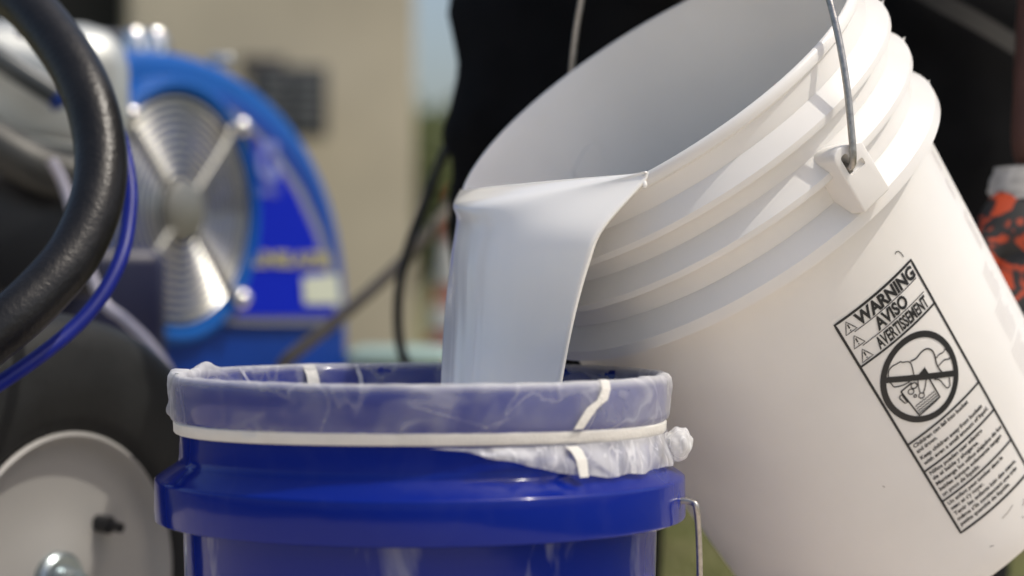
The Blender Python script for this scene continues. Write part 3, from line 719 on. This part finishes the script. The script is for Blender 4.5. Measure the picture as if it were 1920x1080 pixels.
lathew([(.024, .026), (.024, .036), (.021, .039), (.014, .039), (.013, .044), (.012, .052), (.0001, .054)], 'hub_nut', mat('zinc', (.35, .40, .42), .3, metal=.8, var=.2), rim, 24)
vc = Mwh @ Vector((.049, .040, .027))
vd = (Mwh.to_3x3() @ Vector((.2, -.15, 1))).normalized()
MB().tube([vc-vd*.004, vc+vd*.006, vc+vd*.010], .0068, 14, 2).build('valve_cap', M_blk, rim)
MB().tube([vc+vd*.008, vc+vd*.020], .0040, 12, 1).build('valve_stem', M_blk, rim)
MB().tube([mi @ (WCn-nrm_w*.45), mi @ (WCn+nrm_w*.02)], .012, 12, 1).build('axle', M_steel, mach)
# pale bent tube following the tyre
MB().tube([mi @ at(96, 300, 1.86), mi @ at(122, 352, 1.86), mi @ at(150, 450, 1.85), mi @ at(190, 560, 1.84), mi @ at(235, 600, 1.83), mi @ at(285, 650, 1.82), mi @ at(330, 720, 1.81), mi @ at(365, 820, 1.80), mi @ at(380, 1000, 1.8)], .0048, 12, 5).build('guard_tube', mat('pale_tube', (.42, .40, .46), .35, metal=.3), mach)

# hoses hanging off the sprayer
hose = MB().tube([at(-420, 150, 2.25), at(-440, -60, 1.95), at(-330, -170, 1.75), at(-110, -75, 1.60), at(28, -8, 1.54), at(112, 82, 1.50), at(166, 180, 1.47), at(189, 285, 1.45), at(180, 380, 1.43), at(142, 470, 1.41), at(84, 542, 1.39), at(0, 618, 1.37), at(-120, 700, 1.36), at(-300, 760, 1.42), at(-480, 760, 1.7), at(-560, 720, 2.1)], .0180, 32, 8).build('suction_hose', mat('hose_black', (.009, .0085, .0085), .34, spec=.35, var=.25, scale=60, bump=.25, bscale=260), sharp=180)
tag(hose, 'thick glossy black hose looping in front of the engine', 'hose')
h2 = MB().tube([at(40, 60, 1.9), at(90, 80, 1.66), at(150, 130, 1.56), at(215, 230, 1.53), at(243, 340, 1.50), at(240, 425, 1.48), at(222, 495, 1.46), at(178, 572, 1.44), at(110, 640, 1.42), at(0, 718, 1.39), at(-140, 800, 1.37), at(-290, 830, 1.42), at(-460, 830, 1.7), at(-560, 760, 2.1)], .0053, 20, 8).build('fluid_hose', mat('hose_blue', (.006, .014, .20), .42, spec=.3, var=.15, scale=60), sharp=180)
tag(h2, 'thin dark blue hose running beside the black hose', 'hose')
# loose rod and cable between sprayer and person
rod = MB().tube([at(530, 690, 2.12), at(545, 668, 2.12), at(650, 585, 2.18), at(760, 485, 2.25), at(850, 380, 2.3), at(905, 300, 2.34)], .0068, 12, 5).build('handle_rod', mat('rod_grey', (.16, .14, .11), .5, metal=.3), sharp=180)
tag(rod, 'grey brown rod slanting up from the sprayer to the person', 'rod')
cab = MB().tube([at(900, 170, 2.0), at(845, 262, 2.0), at(806, 355, 2.0), at(772, 445, 2.0), at(752, 520, 2.0), at(746, 590, 2.0), at(752, 655, 2.0), at(775, 720, 2.0), at(790, 900, 2.02)], .0048, 12, 6).build('cable', mat('cable_black', (.02, .02, .018), .5), sharp=180)
tag(cab, 'black cable hanging in a curve left of the poured paint', 'cable')
# pale teal case behind the blue bucket
tc_ = at(740, 668, 2.75); case = thing('toolbox', 'pale teal case lid showing just behind the blue rim', 'case', (tc_.x, tc_.y+.12, 0))
MB().box((0, 0, tc_.z/2-.01), (.125, .22, tc_.z-.02), bev=.012).build('case_body', mat('case_grey', (.10, .12, .12), .5, var=.1), case)
MB().box((0, 0, tc_.z-.004), (.13, .23, .022), bev=.008).build('lid', mat('case_teal', (.30, .42, .38), .45, var=.06), case)
MB().box((-.085, -.02, tc_.z-.02), (.03, .05, .03), bev=.008).build('latch', mat('latch_brown', (.05, .045, .04), .5), case)

# ------------------------------------------------------------------ PERSON
pers = thing('person', 'person in black clothes and mottled orange work glove tipping the white bucket', 'person', (.22, 1.98, 0))
pv = Matrix.Translation((-.22, -1.98, 0))
M_cloth = mat('black_cloth', (.0075, .0077, .0085), 1.0, spec=.1, var=.2, scale=25, bump=.3, bscale=300)
M_skin = mat('skin', (.10, .042, .030), .55, sss=.1, var=.15, scale=30)
def skinned(name, nodes, edges, m, parent, sub=2):
    me = bpy.data.meshes.new(name); me.from_pydata([pv @ Vector(n[:3]) for n in nodes], edges, [])
    o = bpy.data.objects.new(name, me); COL.objects.link(o); o.modifiers.new('skin', 'SKIN')
    for i, n in enumerate(nodes): me.skin_vertices[0].data[i].radius = (n[3], n[4] if len(n) > 4 else n[3])
    me.skin_vertices[0].data[0].use_root = True
    s_ = o.modifiers.new('sub', 'SUBSURF'); s_.levels = sub; s_.render_levels = sub
    dg = bpy.context.evaluated_depsgraph_get(); dg.update(); ev = bpy.data.meshes.new_from_object(o.evaluated_get(dg))
    o.modifiers.clear(); o.data = ev; ev.shade_smooth(); ev.materials.clear(); ev.materials.append(m); o.parent = parent; return o
HIP = (.235, 2.10, .88)
nodes = [(*HIP, .10), (.25, 1.90, .985, .085), (.275, 1.66, 1.065, .09), (.29, 1.585, 1.07, .075), (.298, 1.54, 1.06, .055), (.292, 1.485, 1.04, .085), (.294, 1.43, .985, .07),
         (.10, 1.64, 1.06, .06), (.06, 1.60, .86, .046), (.10, 1.50, .78, .036), (.118, 1.440, .745, .03),
         (.44, 1.64, 1.06, .06), (.462, 1.66, .86, .046), (.4225, 1.645, .64, .036), (.408, 1.625, .50, .031),
         (.13, 2.06, .80, .09), (.075, 1.96, .47, .065), (.045, 2.0, .10, .045), (.03, 1.88, .04, .038),
         (.34, 2.06, .80, .09), (.42, 1.96, .47, .065), (.42, 2.02, .10, .045), (.43, 1.90, .04, .038)]
edges = [(0, 1), (1, 2), (2, 3), (3, 4), (4, 5), (5, 6), (2, 7), (7, 8), (8, 9), (9, 10), (2, 11), (11, 12), (12, 13), (13, 14), (0, 15), (15, 16), (16, 17), (17, 18), (0, 19), (19, 20), (20, 21), (21, 22)]
skinned('body', nodes, edges, M_skin, pers)
# clothing: trouser legs as draped tubes with folds, shirt over the torso and upper arms
def leg(cols, seed, name):
    rows = []; NS = 64
    zs = [c[0] for c in cols]
    for zz in np.linspace(zs[0], zs[-1], 60):
        cx = clerp(-zz, [-q for q in zs], [c[1] for c in cols]); cy = clerp(-zz, [-q for q in zs], [c[2] for c in cols]); rx = clerp(-zz, [-q for q in zs], [c[3] for c in cols]); ry = clerp(-zz, [-q for q in zs], [c[4] for c in cols])
        row = []
        for k in range(NS):
            a = 2*math.pi*k/NS
            f = 1+.05*nz((math.cos(a)*1.6, math.sin(a)*1.6, zz*9+seed), 1.3)+.03*nz((math.cos(a)*3, math.sin(a)*3, zz*22+seed), 1)
            row.append(pv @ Vector((cx+rx*f*math.cos(a), cy+ry*f*math.sin(a), zz)))
        rows.append(row)
    mb = MB().grid(rows, True); return mb.build(name, M_cloth, pers, sharp=180)
leg([(.92, .15, 2.08, .13, .14), (.80, .10, 2.02, .125, .13), (.70, .055, 1.95, .105, .115), (.665, .046, 1.93, .103, .11), (.615, .042, 1.92, .091, .108), (.58, .041, 1.92, .096, .108), (.552, .041, 1.92, .107, .11), (.545, .041, 1.92, .097, .108), (.46, .042, 1.93, .096, .105), (.33, .045, 1.95, .094, .10), (.20, .046, 1.97, .093, .10), (.08, .046, 1.97, .090, .10)], 3, 'trouser_leg')
leg([(.92, .32, 2.08, .13, .14), (.80, .37, 2.02, .13, .13), (.66, .395, 1.96, .12, .12), (.50, .39, 1.95, .11, .11), (.35, .38, 1.97, .10, .10), (.20, .375, 2.0, .09, .10), (.08, .375, 2.0, .085, .10)], 9, 'trouser_leg')
for (x, y) in ((.046, 1.95), (.378, 1.98)):
    skinned('boot', [(x, y+.05, .055, .046), (x, y+.05, .15, .050), (x, y-.04, .052, .046, .042), (x-.004, y-.13, .040, .044, .034), (x-.006, y-.165, .034, .036, .028)], [(0, 1), (0, 2), (2, 3), (3, 4)], M_blk, pers)
    MB().box((0, 0, .009), (.095, .29, .018), pv @ Matrix.Translation((x-.002, y-.05, 0)), .008).build('boot_sole', M_dark, pers)
skinned('trouser_seat', [(.235, 2.10, .88, .15), (.13, 2.06, .78, .125), (.34, 2.06, .78, .125)], [(0, 1), (0, 2)], M_cloth, pers)
shirt_n = [(.235, 2.10, .90, .155), (.25, 1.90, .99, .15), (.275, 1.66, 1.065, .155), (.29, 1.59, 1.075, .085),
           (.10, 1.64, 1.065, .08), (.065, 1.605, .89, .064), (.44, 1.64, 1.065, .08), (.462, 1.658, .89, .064)]
skinned('shirt', shirt_n, [(0, 1), (1, 2), (2, 3), (2, 4), (4, 5), (2, 6), (6, 7)], M_cloth, pers)
# short dark hair
bm = bmesh.new(); bmesh.ops.create_uvsphere(bm, u_segments=28, v_segments=18, radius=1)
V_ = [pv @ Vector((.292+v.co.x*.095, 1.478+v.co.y*.105, 1.035+v.co.z*.10)) for v in bm.verts]; F_ = [tuple(v.index for v in f.verts) for f in bm.faces]; bm.free()
obj('hair', V_, F_, mat('hair', (.012, .009, .008), .7), pers)
# greyish strip slanting across the thigh
tr = [at(1700, -34, 1.812), at(1760, 2, 1.806), at(1830, 40, 1.806), at(1900, 82, 1.816), at(1960, 118, 1.83)]
MB().grid([[pv @ (p+Vector((0, 0, d))) for p in catmull(tr, 4)] for d in (-.009, 0, .009)]).build('grey_strip', mat('strip_grey', (.045, .043, .040), .9), pers)
# glove: mottled orange and black coating, pale knitted cuff; hand flat behind the bucket, fingers curling onto it
def glove_mat():
    m = bpy.data.materials.new('glove_mottled'); m.use_nodes = True; n = m.node_tree.nodes; l = m.node_tree.links; b = n['Principled BSDF']
    tc = n.new('ShaderNodeTexCoord'); t = n.new('ShaderNodeTexNoise'); t.inputs['Scale'].default_value = 58; t.inputs['Detail'].default_value = 8; t.inputs['Distortion'].default_value = .8
    l.new(tc.outputs['Object'], t.inputs['Vector']); r = n.new('ShaderNodeValToRGB'); r.color_ramp.elements[0].position = .49; r.color_ramp.elements[1].position = .56
    r.color_ramp.elements[0].color = (.014, .014, .014, 1); r.color_ramp.elements[1].color = (.42, .052, .012, 1)
    l.new(t.outputs['Fac'], r.inputs[0]); l.new(r.outputs[0], b.inputs['Base Color']); b.inputs['Roughness'].default_value = .6; return m
Mgl = glove_mat()
def chain(pts, name): pass
GD = Vector((0, 0, -.026))
wr = Vector((.4080, 1.622, .525))
gn = [(*wr, .030, .026), (.404, 1.612, .495, .034, .024), (.399, 1.598, .462, .040, .022), (.394, 1.588, .430, .040, .020)]
ge = [(0, 1), (1, 2), (2, 3)]
fingers = [[(.362, 1.566, .418), (.349, 1.552, .385), (.345, 1.545, .360)], [(.381, 1.576, .396), (.372, 1.560, .360), (.366, 1.550, .334)], [(.402, 1.586, .392), (.396, 1.570, .357), (.388, 1.560, .334)], [(.424, 1.592, .402), (.421, 1.578, .374), (.412, 1.568, .354)]]
for fg in fingers:
    i0 = 3
    for q, p in enumerate(fg): gn.append((*p, .0105-.001*q)); ge.append((i0, len(gn)-1)); i0 = len(gn)-1
thumb = [(.368, 1.590, .480), (.352, 1.580, .452), (.346, 1.572, .432)]
i0 = 1
for q, p in enumerate(thumb): gn.append((*p, .0125-.001*q)); ge.append((i0, len(gn)-1)); i0 = len(gn)-1
gn = [(g_[0]-.010, g_[1], g_[2]-.022, *[q*1.12 for q in g_[3:]]) for g_ in gn]
gl = skinned('glove', gn, ge, Mgl, pers)
cf = MB()
cu0, cu1 = Vector((.4095, 1.628, .513)), Vector((.4065, 1.618, .488))
dz_ = (cu1-cu0); rows = []
for i in range(13):
    c = cu0+dz_*(i/12); rr = .0400+.004*(i/12)+.003*nz((i*.3, 1, 2), 1)
    rows.append([pv @ (c+Vector((math.cos(a)*rr*(1+.12*nz((math.cos(a)*2, math.sin(a)*2, i*.18), 1)), math.sin(a)*rr*.9, 0))) for a in np.linspace(0, 2*math.pi, 33)[:-1]])
cf.grid(rows, True).build('glove_cuff', mat('cuff_knit', (.55, .53, .50), .9, var=.25, scale=60, bump=.5, bscale=500), gl, sharp=180)
# other hand, gloved, closed round the bail grip above the frame
gp = top[len(top)//2]; gx = hv.normalized(); gu = Vector((0, 0, 1)); gfw = gx.cross(gu).normalized()
hn = [(*(Vector((.114, 1.45, .752))), .03), (*(gp+gu*.030+Vector((0, .012, 0))), .036, .02)]; he = [(0, 1)]
for k, o_ in enumerate((-.032, -.011, .011, .032)):
    i0 = 1
    for q, (a_, b_) in enumerate(((.024, .012), (.024, -.010), (.004, -.024), (-.014, -.018))):
        p = gp+gx*o_+gfw*a_+gu*b_; hn.append((*p, .0105-.0008*q)); he.append((i0, len(hn)-1)); i0 = len(hn)-1
i0 = 1
for q, (a_, b_, c_) in enumerate(((-.026, .008, -.035), (-.026, -.012, -.020), (-.016, -.024, -.004))):
    p = gp+gx*c_+gfw*a_+gu*b_; hn.append((*p, .0115-.001*q)); he.append((i0, len(hn)-1)); i0 = len(hn)-1
skinned('glove', hn, he, Mgl, pers)
